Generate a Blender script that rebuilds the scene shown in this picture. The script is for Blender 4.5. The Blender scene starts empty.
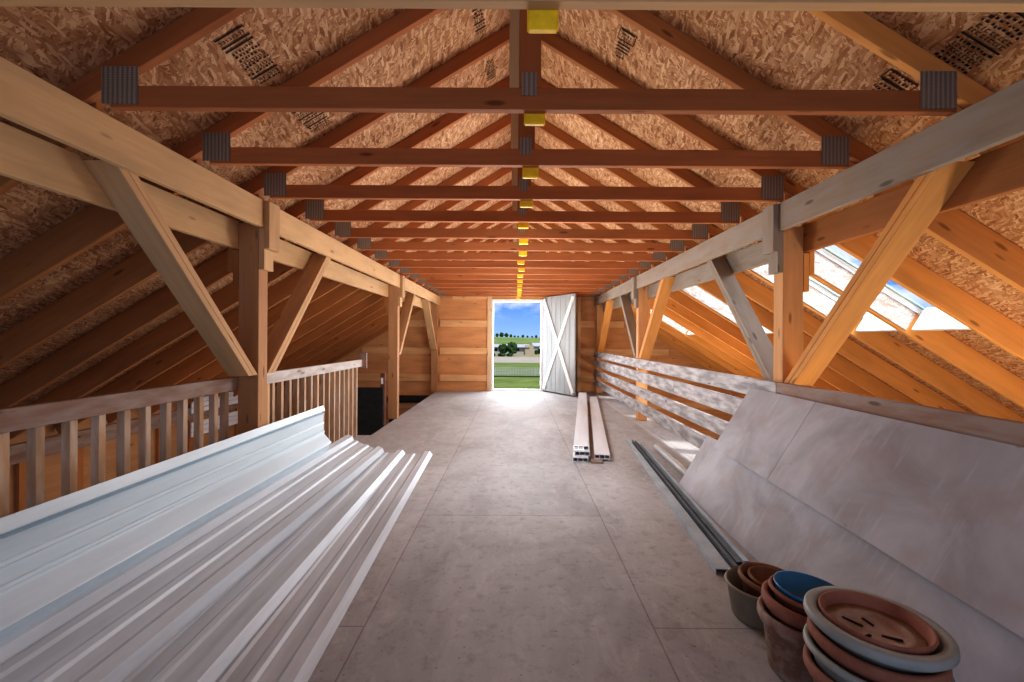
import bpy, bmesh, math, random
from mathutils import Vector, Matrix, noise
rnd = random.Random(7)
S = bpy.context.scene
C = S.collection
V = Vector

# ------------------------------------------------------------------ helpers
def tag(o, label=None, cat=None, group=None, kind=None):
    if label: o['label'] = label
    if cat: o['category'] = cat
    if group: o['group'] = group
    if kind: o['kind'] = kind
    return o

def empty(name, loc, label=None, cat=None, group=None, kind=None):
    o = bpy.data.objects.new(name, None)
    o.location = loc
    o.empty_display_size = .1
    C.objects.link(o)
    return tag(o, label, cat, group, kind)

def root_loc(o):
    p = V((0, 0, 0))
    while o is not None:
        p += o.location
        o = o.parent
    return p

def link(name, bm, mat, parent=None, origin=None, smooth=False):
    """bm is in world coordinates; links it as one mesh object"""
    org = root_loc(parent) if parent is not None else V(origin if origin is not None else (0, 0, 0))
    bmesh.ops.translate(bm, verts=bm.verts, vec=-org)
    me = bpy.data.meshes.new(name)
    bm.to_mesh(me); bm.free()
    for m in (mat if isinstance(mat, (list, tuple)) else [mat]):
        me.materials.append(m)
    if smooth:
        for p in me.polygons: p.use_smooth = True
    o = bpy.data.objects.new(name, me)
    C.objects.link(o)
    if parent is not None: o.parent = parent
    else: o.location = org
    return o

def NB():
    bm = bmesh.new()
    bm.loops.layers.uv.new('UVMap')
    return bm

def add_board(bm, p0, p1, w, t, up=(0, 0, 1), bev=.0025, cut0=None, cut1=None):
    """board from p0 to p1 (axis centre line); t along 'up', w along the side. UV: u along, v across"""
    p0, p1 = V(p0), V(p1)
    d = (p1 - p0); L = d.length; d.normalize()
    up = V(up); side = d.cross(up).normalized(); up = side.cross(d).normalized()
    uv = bm.loops.layers.uv[0]
    tmp = bmesh.new(); tuv = tmp.loops.layers.uv.new('UVMap')
    vs = []
    for a in (0, L):
        for s, u in ((-1, -1), (1, -1), (1, 1), (-1, 1)):
            vs.append(tmp.verts.new((a, s * w / 2, u * t / 2)))
    for f in ((3, 2, 1, 0), (4, 5, 6, 7), (0, 1, 5, 4), (1, 2, 6, 5), (2, 3, 7, 6), (3, 0, 4, 7)):
        tmp.faces.new([vs[i] for i in f])
    bmesh.ops.recalc_face_normals(tmp, faces=tmp.faces)
    if bev:
        bmesh.ops.bevel(tmp, geom=list(tmp.edges), offset=min(bev, w * .2, t * .2), segments=1, affect='EDGES', profile=.5)
    ou, ov = rnd.uniform(0, 40), rnd.uniform(0, 40)
    M = Matrix((( d.x, side.x, up.x, p0.x), (d.y, side.y, up.y, p0.y), (d.z, side.z, up.z, p0.z), (0, 0, 0, 1)))
    mp = {}
    for v in tmp.verts:
        co = v.co.copy()
        # plumb / angled cuts: shift ends
        if cut0 is not None and co.x < L * .5: co.x += cut0 * co.z
        if cut1 is not None and co.x > L * .5: co.x += cut1 * co.z
        mp[v] = bm.verts.new(M @ co)
    for f in tmp.faces:
        try: nf = bm.faces.new([mp[v] for v in f.verts])
        except ValueError: continue
        n = f.normal
        for lp, l2 in zip(f.loops, nf.loops):
            c = lp.vert.co
            if abs(n.x) > .8: q = (ou + c.y * .3, ov + c.z)
            elif abs(n.y) > abs(n.z): q = (ou + c.x, ov + c.z)
            else: q = (ou + c.x, ov + .37 + c.y)
            l2[uv].uv = q
    tmp.free()
    return bm

def board(name, p0, p1, w, t, mat, parent=None, up=(0, 0, 1), bev=.0025, **k):
    bm = add_board(NB(), p0, p1, w, t, up, bev, **k)
    return link(name, bm, mat, parent, origin=p0)

def add_box(bm, lo, hi, bev=0):
    lo, hi = V(lo), V(hi)
    d = hi - lo
    ax = max(range(3), key=lambda i: d[i])
    c = (lo + hi) / 2
    p0, p1 = c.copy(), c.copy()
    p0[ax] = lo[ax]; p1[ax] = hi[ax]
    if ax == 0: add_board(bm, p0, p1, d.y, d.z, (0, 0, 1), bev)
    elif ax == 1: add_board(bm, p0, p1, d.x, d.z, (0, 0, 1), bev)
    else: add_board(bm, p0, p1, d.x, d.y, (0, 1, 0), bev)
    return bm

def box(name, lo, hi, mat, parent=None, bev=.002):
    bm = add_box(NB(), lo, hi, bev)
    return link(name, bm, mat, parent, origin=lo)

def quad(bm, pts, uvs=None):
    vs = [bm.verts.new(p) for p in pts]
    f = bm.faces.new(vs)
    if uvs:
        for l, q in zip(f.loops, uvs): l[bm.loops.layers.uv[0]].uv = q
    return f

ORD = ['zeroth', 'first', 'second', 'third', 'fourth', 'fifth', 'sixth', 'seventh', 'eighth', 'ninth', 'tenth', 'eleventh', 'twelfth',
       'thirteenth', 'fourteenth', 'fifteenth', 'sixteenth', 'seventeenth', 'eighteenth', 'nineteenth', 'twentieth']

# ------------------------------------------------------------------ materials
class NT:
    def __init__(self, name):
        self.m = bpy.data.materials.new(name); self.m.use_nodes = True
        self.t = self.m.node_tree; self.t.nodes.clear()
        self.out = self.n('ShaderNodeOutputMaterial')
    def n(self, typ, **k):
        nd = self.t.nodes.new(typ)
        for a, b in k.items():
            if a.startswith('i_'):
                key = a[2:]
                key = int(key) if key.isdigit() else key.replace('_', ' ')
                nd.inputs[key].default_value = b
            else: setattr(nd, a, b)
        return nd
    def l(self, a, b): self.t.links.new(a, b)
    def bsdf(self, rough=.7, spec=.3, metal=0):
        b = self.n('ShaderNodeBsdfPrincipled')
        b.inputs['Roughness'].default_value = rough
        b.inputs['Specular IOR Level'].default_value = spec
        b.inputs['Metallic'].default_value = metal
        self.l(b.outputs[0], self.out.inputs[0])
        return b
    def ramp(self, stops, fac):
        r = self.n('ShaderNodeValToRGB')
        e = r.color_ramp.elements
        while len(e) < len(stops): e.new(.5)
        for el, (p, c) in zip(e, stops):
            el.position = p; el.color = (*c, 1) if len(c) == 3 else c
        self.l(fac, r.inputs[0])
        return r.outputs[0]
    def mix(self, a, b, fac, mode='MIX'):
        m = self.n('ShaderNodeMix', data_type='RGBA', blend_type=mode)
        for sock, v in ((m.inputs[0], fac), (m.inputs[6], a), (m.inputs[7], b)):
            if isinstance(v, (int, float)): sock.default_value = v
            elif isinstance(v, (tuple, list)): sock.default_value = (*v, 1) if len(v) == 3 else v
            else: self.l(v, sock)
        return m.outputs[2]
    def math(self, op, a, b=0):
        m = self.n('ShaderNodeMath', operation=op)
        for s, v in ((m.inputs[0], a), (m.inputs[1], b)):
            if isinstance(v, (int, float)): s.default_value = v
            else: self.l(v, s)
        return m.outputs[0]
    def coord(self, kind='UV', scale=(1, 1, 1), rot=(0, 0, 0), loc=(0, 0, 0)):
        tc = self.n('ShaderNodeTexCoord')
        mp = self.n('ShaderNodeMapping')
        mp.inputs['Scale'].default_value = scale; mp.inputs['Rotation'].default_value = rot; mp.inputs['Location'].default_value = loc
        self.l(tc.outputs[kind], mp.inputs[0])
        return mp.outputs[0]
    def noise(self, vec, scale=5, detail=3, rough=.55, dist=0):
        n = self.n('ShaderNodeTexNoise')
        n.inputs['Scale'].default_value = scale; n.inputs['Detail'].default_value = detail
        n.inputs['Roughness'].default_value = rough; n.inputs['Distortion'].default_value = dist
        self.l(vec, n.inputs['Vector'])
        return n.outputs[0]
    def bump(self, h, b, strength=.2, dist=.01):
        bp = self.n('ShaderNodeBump'); bp.inputs['Strength'].default_value = strength; bp.inputs['Distance'].default_value = dist
        self.l(h, bp.inputs['Height']); self.l(bp.outputs[0], b.inputs['Normal'])

def srgb(r, g, b):
    f = lambda c: (c / 255 / 12.92) if c / 255 <= .04045 else ((c / 255 + .055) / 1.055) ** 2.4
    return (f(r), f(g), f(b))

def wood(name, base, dark=None, contrast=.5, rough=.75, knots=.7, vary=.12, weather=None):
    t = NT(name)
    base = V(base); dark = V(dark) if dark is not None else base * .62
    b = t.bsdf(rough, .25)
    g1 = t.noise(t.coord('UV', (.9, 22, 1)), 1.6, 5, .6, .4)
    g2 = t.noise(t.coord('UV', (3, 95, 1)), 1.0, 2)
    g = t.math('ADD', t.math('MULTIPLY', g1, .7), t.math('MULTIPLY', g2, .3))
    lo, hi = .5 - .28, .5 + .22
    c0 = base.lerp(dark, contrast)
    col = t.ramp([(lo, tuple(c0)), (hi, tuple(base))], g)
    blot = t.noise(t.coord('UV', (1.1, 5, 1)), 1.4, 3)
    col = t.mix(col, tuple(base * .62), t.ramp([(.42, (0, 0, 0)), (.75, (.75, .75, .75))], blot))
    if weather:
        w = t.noise(t.coord('UV', (2.2, 9, 1), loc=(3, 1, 0)), 1.7, 4)
        col = t.mix(col, weather, t.ramp([(.4, (0, 0, 0)), (.62, (.9, .9, .9))], w))
    if knots:
        vo = t.n('ShaderNodeTexVoronoi'); vo.inputs['Scale'].default_value = 1
        t.l(t.coord('UV', (2.4, 9, 1)), vo.inputs['Vector'])
        k = t.ramp([(.07, (1, 1, 1)), (.13, (0, 0, 0))], vo.outputs['Distance'])
        col = t.mix(col, tuple(dark * .35), t.math('MULTIPLY', k, knots))
    oi = t.n('ShaderNodeObjectInfo')
    hv = t.n('ShaderNodeHueSaturation')
    mr = t.n('ShaderNodeMapRange'); mr.inputs[3].default_value = 1 - vary; mr.inputs[4].default_value = 1 + vary
    t.l(oi.outputs['Random'], mr.inputs[0]); t.l(mr.outputs[0], hv.inputs['Value']); t.l(col, hv.inputs['Color'])
    t.l(hv.outputs[0], b.inputs['Base Color'])
    t.bump(g, b, .15, .004)
    return t.m

def osb(name, cols, mixgrey=0):
    t = NT(name)
    b = t.bsdf(.8, .2)
    layers = []
    for i, (rot, sc) in enumerate(((.5, (17, 80)), (1.3, (19, 88)), (2.15, (21, 98)), (2.9, (16, 72)))):
        dn = t.noise(t.coord('UV', (1, 1, 1)), 6 + i, 2)
        vo = t.n('ShaderNodeTexVoronoi'); vo.inputs['Scale'].default_value = 1; vo.inputs['Randomness'].default_value = 1
        # warp so flakes are irregular
        cv = t.coord('UV', (1, 1, 1), (0, 0, rot), (i * 3.1, i, 0))
        wv = t.n('ShaderNodeTexNoise'); wv.inputs['Scale'].default_value = 9; wv.inputs['Detail'].default_value = 2
        t.l(cv, wv.inputs['Vector'])
        va = t.n('ShaderNodeVectorMath', operation='MULTIPLY_ADD'); va.inputs[1].default_value = (.04, .04, 0)
        t.l(wv.outputs['Color'], va.inputs[0]); t.l(cv, va.inputs[2])
        ms = t.n('ShaderNodeVectorMath', operation='MULTIPLY'); ms.inputs[1].default_value = (*sc, 1)
        t.l(va.outputs[0], ms.inputs[0]); t.l(ms.outputs[0], vo.inputs['Vector'])
        sep = t.n('ShaderNodeSeparateColor'); t.l(vo.outputs['Color'], sep.inputs[0])
        layers.append((sep.outputs[0], sep.outputs[1], vo.outputs['Distance']))
    val = layers[0][0]
    for a, m, d in layers[1:]:
        mx = t.n('ShaderNodeMix', data_type='FLOAT')
        t.l(t.ramp([(.48, (0, 0, 0)), (.52, (1, 1, 1))], m), mx.inputs[0]); t.l(val, mx.inputs[2]); t.l(a, mx.inputs[3])
        val = mx.outputs[0]
    big = t.noise(t.coord('UV'), 2.2, 4)
    val2 = t.math('ADD', t.math('MULTIPLY', val, .72), t.math('MULTIPLY', big, .42))
    col = t.ramp([(.12, cols[0]), (.34, cols[1]), (.62, cols[2]), (.95, cols[3])], val2)
    fine = t.noise(t.coord('UV', (60, 60, 1)), 1.0, 3)
    col = t.mix(col, cols[0], t.ramp([(.60, (0, 0, 0)), (.72, (.8, .8, .8))], fine))
    t.l(col, b.inputs['Base Color'])
    t.bump(val, b, .25, .004)
    return t.m

def plain(name, col, rough=.6, spec=.3, metal=0, var=.15, scale=8, coordk='Object', col2=None):
    t = NT(name)
    b = t.bsdf(rough, spec, metal)
    n = t.noise(t.coord(coordk), scale, 4)
    c = V(col)
    t.l(t.ramp([(.3, tuple(V(col2) if col2 else c * (1 - var))), (.7, tuple(c * (1 + var * .5)))], n), b.inputs['Base Color'])
    return t.m

W_PALE = wood('wood_pale_beam', (.68, .43, .22), (.45, .25, .10), .5, vary=.06)
W_GREY = wood('wood_grey_beam', (.36, .28, .205), (.21, .15, .10), .6, vary=.06, weather=(.31, .265, .22))
W_GREYD = wood('wood_grey_rail', (.36, .34, .34), (.16, .15, .16), .8, vary=.05, weather=(.56, .54, .54))
W_ORANGE = wood('wood_orange', (.78, .36, .105), (.56, .22, .05), .5, vary=.08)  # sun bounce on the right side is put into this warm tone
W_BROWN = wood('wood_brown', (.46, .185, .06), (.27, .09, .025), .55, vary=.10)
W_CHORD = wood('wood_chord', (.46, .16, .055), (.26, .075, .022), .6, vary=.10)
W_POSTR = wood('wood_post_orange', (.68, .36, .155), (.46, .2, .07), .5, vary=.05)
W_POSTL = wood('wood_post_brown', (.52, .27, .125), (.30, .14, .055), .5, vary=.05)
W_RAILP = wood('wood_pale_rail', (.52, .46, .41), (.34, .28, .24), .5, vary=.05, weather=(.56, .53, .51))
W_POST = wood('wood_post', (.60, .36, .18), (.36, .19, .08), .5, vary=.06)
W_RAIL = wood('wood_weathered_rail', (.33, .20, .145), (.17, .095, .065), .7, vary=.06, weather=(.34, .26, .22))
W_BAL = wood('wood_baluster', (.58, .36, .205), (.34, .18, .085), .5, vary=.12, weather=(.60, .46, .35))
W_PLYW = wood('plywood_wall', (.72, .355, .15), (.52, .22, .08), .45, knots=.6, vary=.08)
W_GIRT = wood('wood_girt', (.82, .48, .23), (.62, .33, .13), .4, knots=.6, vary=.05)
W_STUD = wood('wood_stud', (.74, .54, .33), (.5, .3, .14), .4, vary=.05)
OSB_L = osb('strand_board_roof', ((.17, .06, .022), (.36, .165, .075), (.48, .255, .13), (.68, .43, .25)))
OSB_R = osb('strand_board_roof_sunny', ((.20, .07, .024), (.40, .185, .078), (.54, .285, .135), (.74, .47, .26)))  # lighter copy of the left deck; sunlight put into the colour
OSB_SUNLIT = osb('sunlit_rafter_face_board', ((.30, .20, .15), (.42, .33, .27), (.50, .44, .40), (.56, .53, .50)))  # pale tones stand for sunlight on the rafter faces

def floor_mat():
    t = NT('plywood_floor')
    b = t.bsdf(.72, .25)
    uvw = t.coord('UV')
    n1 = t.noise(t.coord('UV', (1, .55, 1)), 1.6, 6, .62, .6)
    col = t.ramp([(.30, (.30, .29, .288)), (.5, (.385, .378, .38)), (.70, (.47, .468, .475))], n1)
    n2 = t.noise(t.coord('UV', (1, 1, 1)), 14, 5, .7)
    col = t.mix(col, (.20, .15, .13), t.ramp([(.52, (0, 0, 0)), (.75, (.6, .6, .6))], n2))
    n3 = t.noise(t.coord('UV', (7, 3.5, 1)), 1.2, 6, .7, 1.0)
    col = t.mix(col, (.54, .52, .51), t.ramp([(.50, (0, 0, 0)), (.70, (.5, .5, .5))], n3))
    sp = t.noise(t.coord('UV'), 55, 2)
    col = t.mix(col, (.15, .11, .10), t.ramp([(.66, (0, 0, 0)), (.72, (.6, .6, .6))], sp))
    br = t.n('ShaderNodeTexBrick'); br.offset = .5; br.inputs['Scale'].default_value = 1
    br.inputs['Mortar Size'].default_value = .004; br.inputs['Mortar Smooth'].default_value = .2
    br.inputs['Brick Width'].default_value = 2.44; br.inputs['Row Height'].default_value = 1.22
    br.inputs['Color1'].default_value = (.93, .93, .93, 1); br.inputs['Color2'].default_value = (1.06, 1.04, 1.03, 1); br.inputs['Mortar'].default_value = (.66, .62, .60, 1)
    # rows run along Y: swap x,y ; seams at x=-.63,.59,1.81 and y=.72,3.16,5.6 in the middle strip
    tc = t.n('ShaderNodeTexCoord'); sp2 = t.n('ShaderNodeSeparateXYZ'); t.l(tc.outputs['UV'], sp2.inputs[0])
    cb = t.n('ShaderNodeCombineXYZ')
    t.l(t.math('ADD', sp2.outputs[1], 20 * 2.44 - .72 + 1.22), cb.inputs[0]); t.l(t.math('ADD', sp2.outputs[0], .63 + 1.22 * 20), cb.inputs[1])
    t.l(cb.outputs[0], br.inputs['Vector'])
    col = t.mix(col, br.outputs[0], 1, 'MULTIPLY')
    t.l(col, b.inputs['Base Color'])
    t.bump(n2, b, .15, .004)
    return t.m
FLOOR = floor_mat()

def metal_sheet_mat(name, col, stain=.35):
    t = NT(name)
    b = t.bsdf(.38, .5)
    n = t.noise(t.coord('UV', (.5, 5, 1)), 1.6, 4, .6)
    c = V(col)
    cc = t.ramp([(.35, tuple(c * (1 - stain) * .92)), (.6, tuple(c))], n)
    n2 = t.noise(t.coord('UV', (3, 5, 1)), 3, 5, .7)
    cc = t.mix(cc, (.40, .37, .36), t.ramp([(.54, (0, 0, 0)), (.72, (stain, stain, stain))], n2))
    t.l(cc, b.inputs['Base Color'])
    return t.m
MS_CLEAN = metal_sheet_mat('painted_steel_white', (.64, .77, .84), .05)
MS_DUST = metal_sheet_mat('painted_steel_dusty', (.60, .645, .69), .22)
MS_DUST2 = metal_sheet_mat('painted_steel_dusty_pale', (.61, .68, .735), .14)

def panel_mat():
    t = NT('painted_plywood_sheet')
    b = t.bsdf(.65, .3)
    n = t.noise(t.coord('UV', (1, 1, 1)), 2.0, 6, .6, .8)
    col = t.ramp([(.3, (.285, .265, .28)), (.5, (.39, .385, .42)), (.72, (.50, .50, .545))], n)
    n2 = t.noise(t.coord('UV', (1, 1, 1), loc=(4, 2, 0)), 3.2, 3, .6)
    col = t.mix(col, (.34, .26, .23), t.ramp([(.5, (0, 0, 0)), (.78, (.75, .75, .75))], n2))
    sp = t.noise(t.coord('UV', (1, 1, 1)), 9, 2)
    col = t.mix(col, (.17, .14, .13), t.ramp([(.73, (0, 0, 0)), (.77, (.8, .8, .8))], sp))
    st = t.noise(t.coord('UV', (30, 3, 1), (0, 0, .5)), 1.1, 3)
    col = t.mix(col, (.56, .54, .55), t.ramp([(.58, (0, 0, 0)), (.75, (.4, .4, .4))], st))
    t.l(col, b.inputs['Base Color'])
    return t.m
PANEL = panel_mat()

def gang_mat():
    t = NT('galvanised_gang_plate')
    b = t.bsdf(.6, .4, .1)
    w = t.n('ShaderNodeTexWave', wave_type='BANDS', bands_direction='X'); w.inputs['Scale'].default_value = 16; w.inputs['Distortion'].default_value = .3
    t.l(t.coord('Object'), w.inputs['Vector'])
    w2 = t.n('ShaderNodeTexWave', wave_type='BANDS', bands_direction='Z'); w2.inputs['Scale'].default_value = 32
    t.l(t.coord('Object'), w2.inputs['Vector'])
    f = t.math('MULTIPLY', w.outputs[1], t.math('ADD', .6, t.math('MULTIPLY', w2.outputs[1], .4)))
    t.l(t.ramp([(.1, (.185, .145, .11)), (.7, (.31, .25, .20))], f), b.inputs['Base Color'])
    t.bump(f, b, .5, .004)
    return t.m
GANG = gang_mat()

def glass_mat():
    t = NT('skylight_glass')
    tr = t.n('ShaderNodeBsdfTransparent'); gl = t.n('ShaderNodeBsdfGlossy'); gl.inputs['Roughness'].default_value = .02
    tr.inputs[0].default_value = (.93, .97, 1, 1)
    n = t.noise(t.coord('Object'), 2, 1)
    mx = t.n('ShaderNodeMixShader'); t.l(t.ramp([(0, (.04, .04, .04)), (1, (.06, .06, .06))], n), mx.inputs[0])
    t.l(tr.outputs[0], mx.inputs[1]); t.l(gl.outputs[0], mx.inputs[2]); t.l(mx.outputs[0], t.out.inputs[0])
    return t.m
GLASS = glass_mat()

YELLOW = plain('yellow_paint', (1.0, .60, .02), .6, .3, var=.2, scale=18)
INK = plain('black_stamp_ink', (.035, .025, .02), .8, .1)
WHITE = plain('white_paint', (.80, .78, .75), .5, .3, var=.08)
TRIMW = plain('white_vinyl_trim', (.86, .86, .88), .4, .4, var=.05)
def door_mat():
    t = NT('whitewashed_door_boards')
    b = t.bsdf(.6, .3)
    n = t.noise(t.coord('Object', (9, 9, .7)), 1.5, 4)
    t.l(t.ramp([(.3, (.28, .295, .29)), (.7, (.38, .39, .385))], n), b.inputs['Base Color'])
    return t.m
DOORB = door_mat()
VINYL = metal_sheet_mat('white_vinyl_rail', (.72, .735, .76), .08)
DARKIN = plain('dark_hollow', (.03, .027, .025), .9, .1)
STEELB = plain('blue_grey_steel', (.42, .51, .57), .38, .5, .1, var=.25, scale=5)
STEELD = plain('dark_steel', (.12, .145, .165), .4, .5, .3, var=.3, scale=5)
PIPE = plain('grey_conduit', (.40, .39, .39), .5, .4, var=.15)
BLACKB = plain('black_rubber_board', (.02, .02, .022), .75, .2, var=.4, scale=14)
REDW = wood('red_brown_stud', (.20, .075, .04), (.1, .03, .02), .5)

def pot_mat(name, c0, c1, scale=7, rough=.75):
    t = NT(name)
    b = t.bsdf(rough, .25)
    n = t.noise(t.coord('Object'), scale, 6, .65, .4)
    col = t.ramp([(.36, c1), (.6, c0)], n)
    t.l(col, b.inputs['Base Color'])
    t.bump(n, b, .2, .004)
    return t.m
P_TERRA = pot_mat('terracotta', (.36, .155, .095), (.25, .10, .065))
P_TERRAP = pot_mat('terracotta_pink', (.36, .165, .12), (.25, .10, .065))
P_DIRTY = pot_mat('terracotta_limescale', (.27, .15, .11), (.42, .33, .28), 16)
P_GREY = pot_mat('grey_plastic', (.37, .395, .37), (.30, .32, .30), 5, .5)
P_TAN = pot_mat('tan_plastic', (.30, .265, .205), (.23, .20, .155), 5, .55)
P_BROWN = pot_mat('brown_clay', (.30, .165, .095), (.20, .10, .06))
P_BLUE = plain('blue_glaze', (.03, .25, .56), .3, .5, var=.45, scale=3.5)
P_SAUC = pot_mat('dusty_saucer', (.44, .34, .29), (.30, .17, .12), 9)

# ------------------------------------------------------------------ camera
EYE = 1.22
cam = bpy.data.cameras.new('camera')
co = bpy.data.objects.new('camera', cam); C.objects.link(co); S.camera = co
cam.sensor_width = 36; cam.lens = 460 / 1024 * 36
cam.shift_x = -3.5 / 1024; cam.shift_y = -3 / 1024
cam.clip_start = .05; cam.clip_end = 3000
co.location = (0, 0, EYE)
ROLL = .006
co.rotation_euler = (math.pi / 2, ROLL, 0)
co.rotation_mode = 'XYZ'
co.rotation_euler = (Matrix.Rotation(math.pi / 2, 3, 'X') @ Matrix.Rotation(ROLL, 3, 'Z')).to_euler()

# ------------------------------------------------------------------ building constants
CX = .05                         # ridge line
SL = .61
ZR = EYE + 2.19                  # underside of roof deck at the ridge
roofz = lambda x: ZR - SL * abs(x - CX)
TH = math.atan(SL)
YW = 10.59                       # end wall inner face
YB = -2.2                        # camera-side end of the building
TY = [1.28 + .61 * k for k in range(16)]     # front faces of the trusses
XL, XR = -1.76, 1.83             # aisle faces of the posts
PW = .14
PYS = [(3.15, 3.265), (6.86, 6.975), (10.36, 10.475)]
ZG = -2.7                        # ground outside and lower barn floor
EAVE = 5.0

# ------------------------------------------------------------------ floor
def prism(bm, pts, z0, z1):
    lo = [bm.verts.new((x, y, z0)) for x, y in pts]; hi = [bm.verts.new((x, y, z1)) for x, y in pts]
    bm.faces.new(hi); bm.faces.new(lo[::-1])
    n = len(pts)
    for i in range(n): bm.faces.new((lo[i], lo[(i + 1) % n], hi[(i + 1) % n], hi[i]))
    bmesh.ops.recalc_face_normals(bm, faces=bm.faces)
    uv = bm.loops.layers.uv[0]
    for f in bm.faces:
        for l in f.loops: l[uv].uv = (l.vert.co.x, l.vert.co.y)
bm = NB()
prism(bm, [(-1.955, YB), (2.16, YB), (2.16, YW), (-1.79, YW), (-1.79, 5.72), (-1.955, 5.72)], -.25, 0)
tag(link('floor', bm, FLOOR), 'dusty grey plywood loft floor with sheet seams', 'floor', kind='structure')
bm = NB()
prism(bm, [(-EAVE, YB), (EAVE, YB), (EAVE, YW), (-EAVE, YW)], ZG - .1, ZG)
tag(link('floor_lower', bm, plain('packed_dirt', (.16, .11, .08), .9, .1, scale=3)), 'dark dirt floor of the barn level below the loft', 'floor', kind='structure')

# ------------------------------------------------------------------ roof decks (with skylight holes on the right)
SKY = [(3, 4), (4, 5), (7, 8), (11, 12)]      # bays between side rafters
SX0, SX1 = 2.30, 3.30
def deck(sign, mat, name, label):
    bm = NB(); uv = bm.loops.layers.uv[0]
    th = .03
    xs = [0, 5.25]; ys = [YB - .3, YW + .3]
    if sign > 0:
        xs = [0, SX0 - CX, SX1 - CX, 5.25]
        for a, b in SKY: ys += [TY[a] + .083, TY[b] + .038]
        ys = sorted(set(round(y, 4) for y in ys))
    holes = [(round(TY[a] + .083, 4), round(TY[b] + .038, 4)) for a, b in SKY] if sign > 0 else []
    vt = {}
    def vtx(i, j, k):
        if (i, j, k) not in vt:
            X = xs[i]; vt[(i, j, k)] = bm.verts.new((CX + sign * X, ys[j], ZR - SL * X + k * th))
        return vt[(i, j, k)]
    def face(v, uvs):
        f = bm.faces.new(v)
        for l, q in zip(f.loops, uvs): l[uv].uv = q
    solid = lambda i, j: 0 <= i < len(xs) - 1 and 0 <= j < len(ys) - 1 and not (sign > 0 and i == 1 and (ys[j], ys[j + 1]) in holes)
    sc = 1 / math.cos(TH)
    for i in range(len(xs) - 1):
        for j in range(len(ys) - 1):
            if not solid(i, j): continue
            q = [(ys[j], xs[i] * sc), (ys[j], xs[i + 1] * sc), (ys[j + 1], xs[i + 1] * sc), (ys[j + 1], xs[i] * sc)]
            for k in (0, 1): face([vtx(i, j, k), vtx(i + 1, j, k), vtx(i + 1, j + 1, k), vtx(i, j + 1, k)], q)
            for (di, dj), e in (((-1, 0), ((i, j), (i, j + 1))), ((1, 0), ((i + 1, j), (i + 1, j + 1))), ((0, -1), ((i, j), (i + 1, j))), ((0, 1), ((i, j + 1), (i + 1, j + 1)))):
                if not solid(i + di, j + dj):
                    (a, b), (c, d) = e
                    face([vtx(a, b, 0), vtx(c, d, 0), vtx(c, d, 1), vtx(a, b, 1)], [(0, 0), (1, 0), (1, .03), (0, .03)])
    bmesh.ops.recalc_face_normals(bm, faces=bm.faces)
    o = link(name, bm, mat)
    return tag(o, label, 'roof deck', kind='structure')
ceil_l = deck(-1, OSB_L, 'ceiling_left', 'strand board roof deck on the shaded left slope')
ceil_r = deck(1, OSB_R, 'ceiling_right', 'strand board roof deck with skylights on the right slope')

# printed grade stamps under the deck (too small and worn to read)
def stamp(parent, xc, y0, y1, width, rows, seed, boxed=False):
    r = random.Random(seed)
    bm = NB(); off = .004
    sg = 1 if xc > CX else -1
    def P(y, s):
        x = xc + sg * s * math.cos(TH)
        return (x, y, roofz(x) - off)
    def bar(y, s, dy, ds): quad(bm, [P(y, s), P(y + dy, s), P(y + dy, s + ds), P(y, s + ds)])
    n = rows; h = (y1 - y0) / n
    for i in range(n):
        y = y0 + i * h
        m = r.random()
        if m < .26: bar(y + h * .25, -width / 2, h * .38, width)
        else:
            s = -width / 2 + r.uniform(0, .02)
            while s < width / 2 - .012:
                g = r.uniform(.006, .016)
                if m > .7:
                    bar(y + h * .1, s, h * .14, g); bar(y + h * .62, s, h * .14, g); bar(y + h * .1, s, h * .62, .004)
                else: bar(y + h * r.uniform(.05, .3), s, h * r.uniform(.3, .55), g)
                s += g + r.uniform(.004, .010)
    if boxed:
        for s in (-width / 2 - .012, width / 2 + .008): bar(y0, s, (y1 - y0) * .35, .005)
        bar(y0, -width / 2 - .012, .007, width + .024); bar(y0 + (y1 - y0) * .35, -width / 2 - .012, .007, width + .024)
    o = link('grade_stamp', bm, INK, parent)
    o['label'] = 'black printed grade stamp on the strand board'
    return o
stamp(ceil_l, -1.30, 2.06, 2.44, .15, 14, 1)
stamp(ceil_r, 1.77, 1.50, 1.92, .17, 17, 2)
stamp(ceil_r, .66, 2.72, 2.98, .09, 9, 3, True)
stamp(ceil_l, -.24, 2.76, 3.04, .08, 9, 4)
stamp(ceil_l, -.20, 3.36, 3.62, .08, 9, 5)
stamp(ceil_l, -1.28, 2.70, 3.04, .15, 13, 6)
stamp(ceil_r, 1.72, 2.04, 2.20, .12, 6, 7, True)
stamp(ceil_r, 2.62, 2.64, 2.86, .12, 9, 8)
stamp(ceil_l, -2.2, 1.50, 1.86, .16, 12, 9)

# ------------------------------------------------------------------ end wall with door opening
DX0, DX1, DZ = -.53, .60, EYE + .86
RX0, RX1 = -.62, 1.45
def rect_wall(bm, x0, x1, z0, z1, y0, y1): add_box(bm, (x0, y0, z0), (x1, y1, z1), 0)
bm = NB(); uv = bm.loops.layers.uv[0]
def wallpoly(pts):
    a = [bm.verts.new((x, YW, z)) for x, z in pts]; b = [bm.verts.new((x, YW + .06, z)) for x, z in pts]
    fs = [bm.faces.new(a), bm.faces.new(b[::-1])]
    for i in range(len(pts)):
        j = (i + 1) % len(pts); fs.append(bm.faces.new((a[i], b[i], b[j], a[j])))
    for f in fs:
        for l in f.loops: l[uv].uv = (l.vert.co.x + l.vert.co.y, l.vert.co.z)
wallpoly([(-EAVE, ZG), (DX0, ZG), (DX0, DZ), (DX0, roofz(DX0)), (-EAVE, roofz(-EAVE))])
wallpoly([(DX0, ZG), (DX1, ZG), (DX1, 0), (DX0, 0)])
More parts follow.
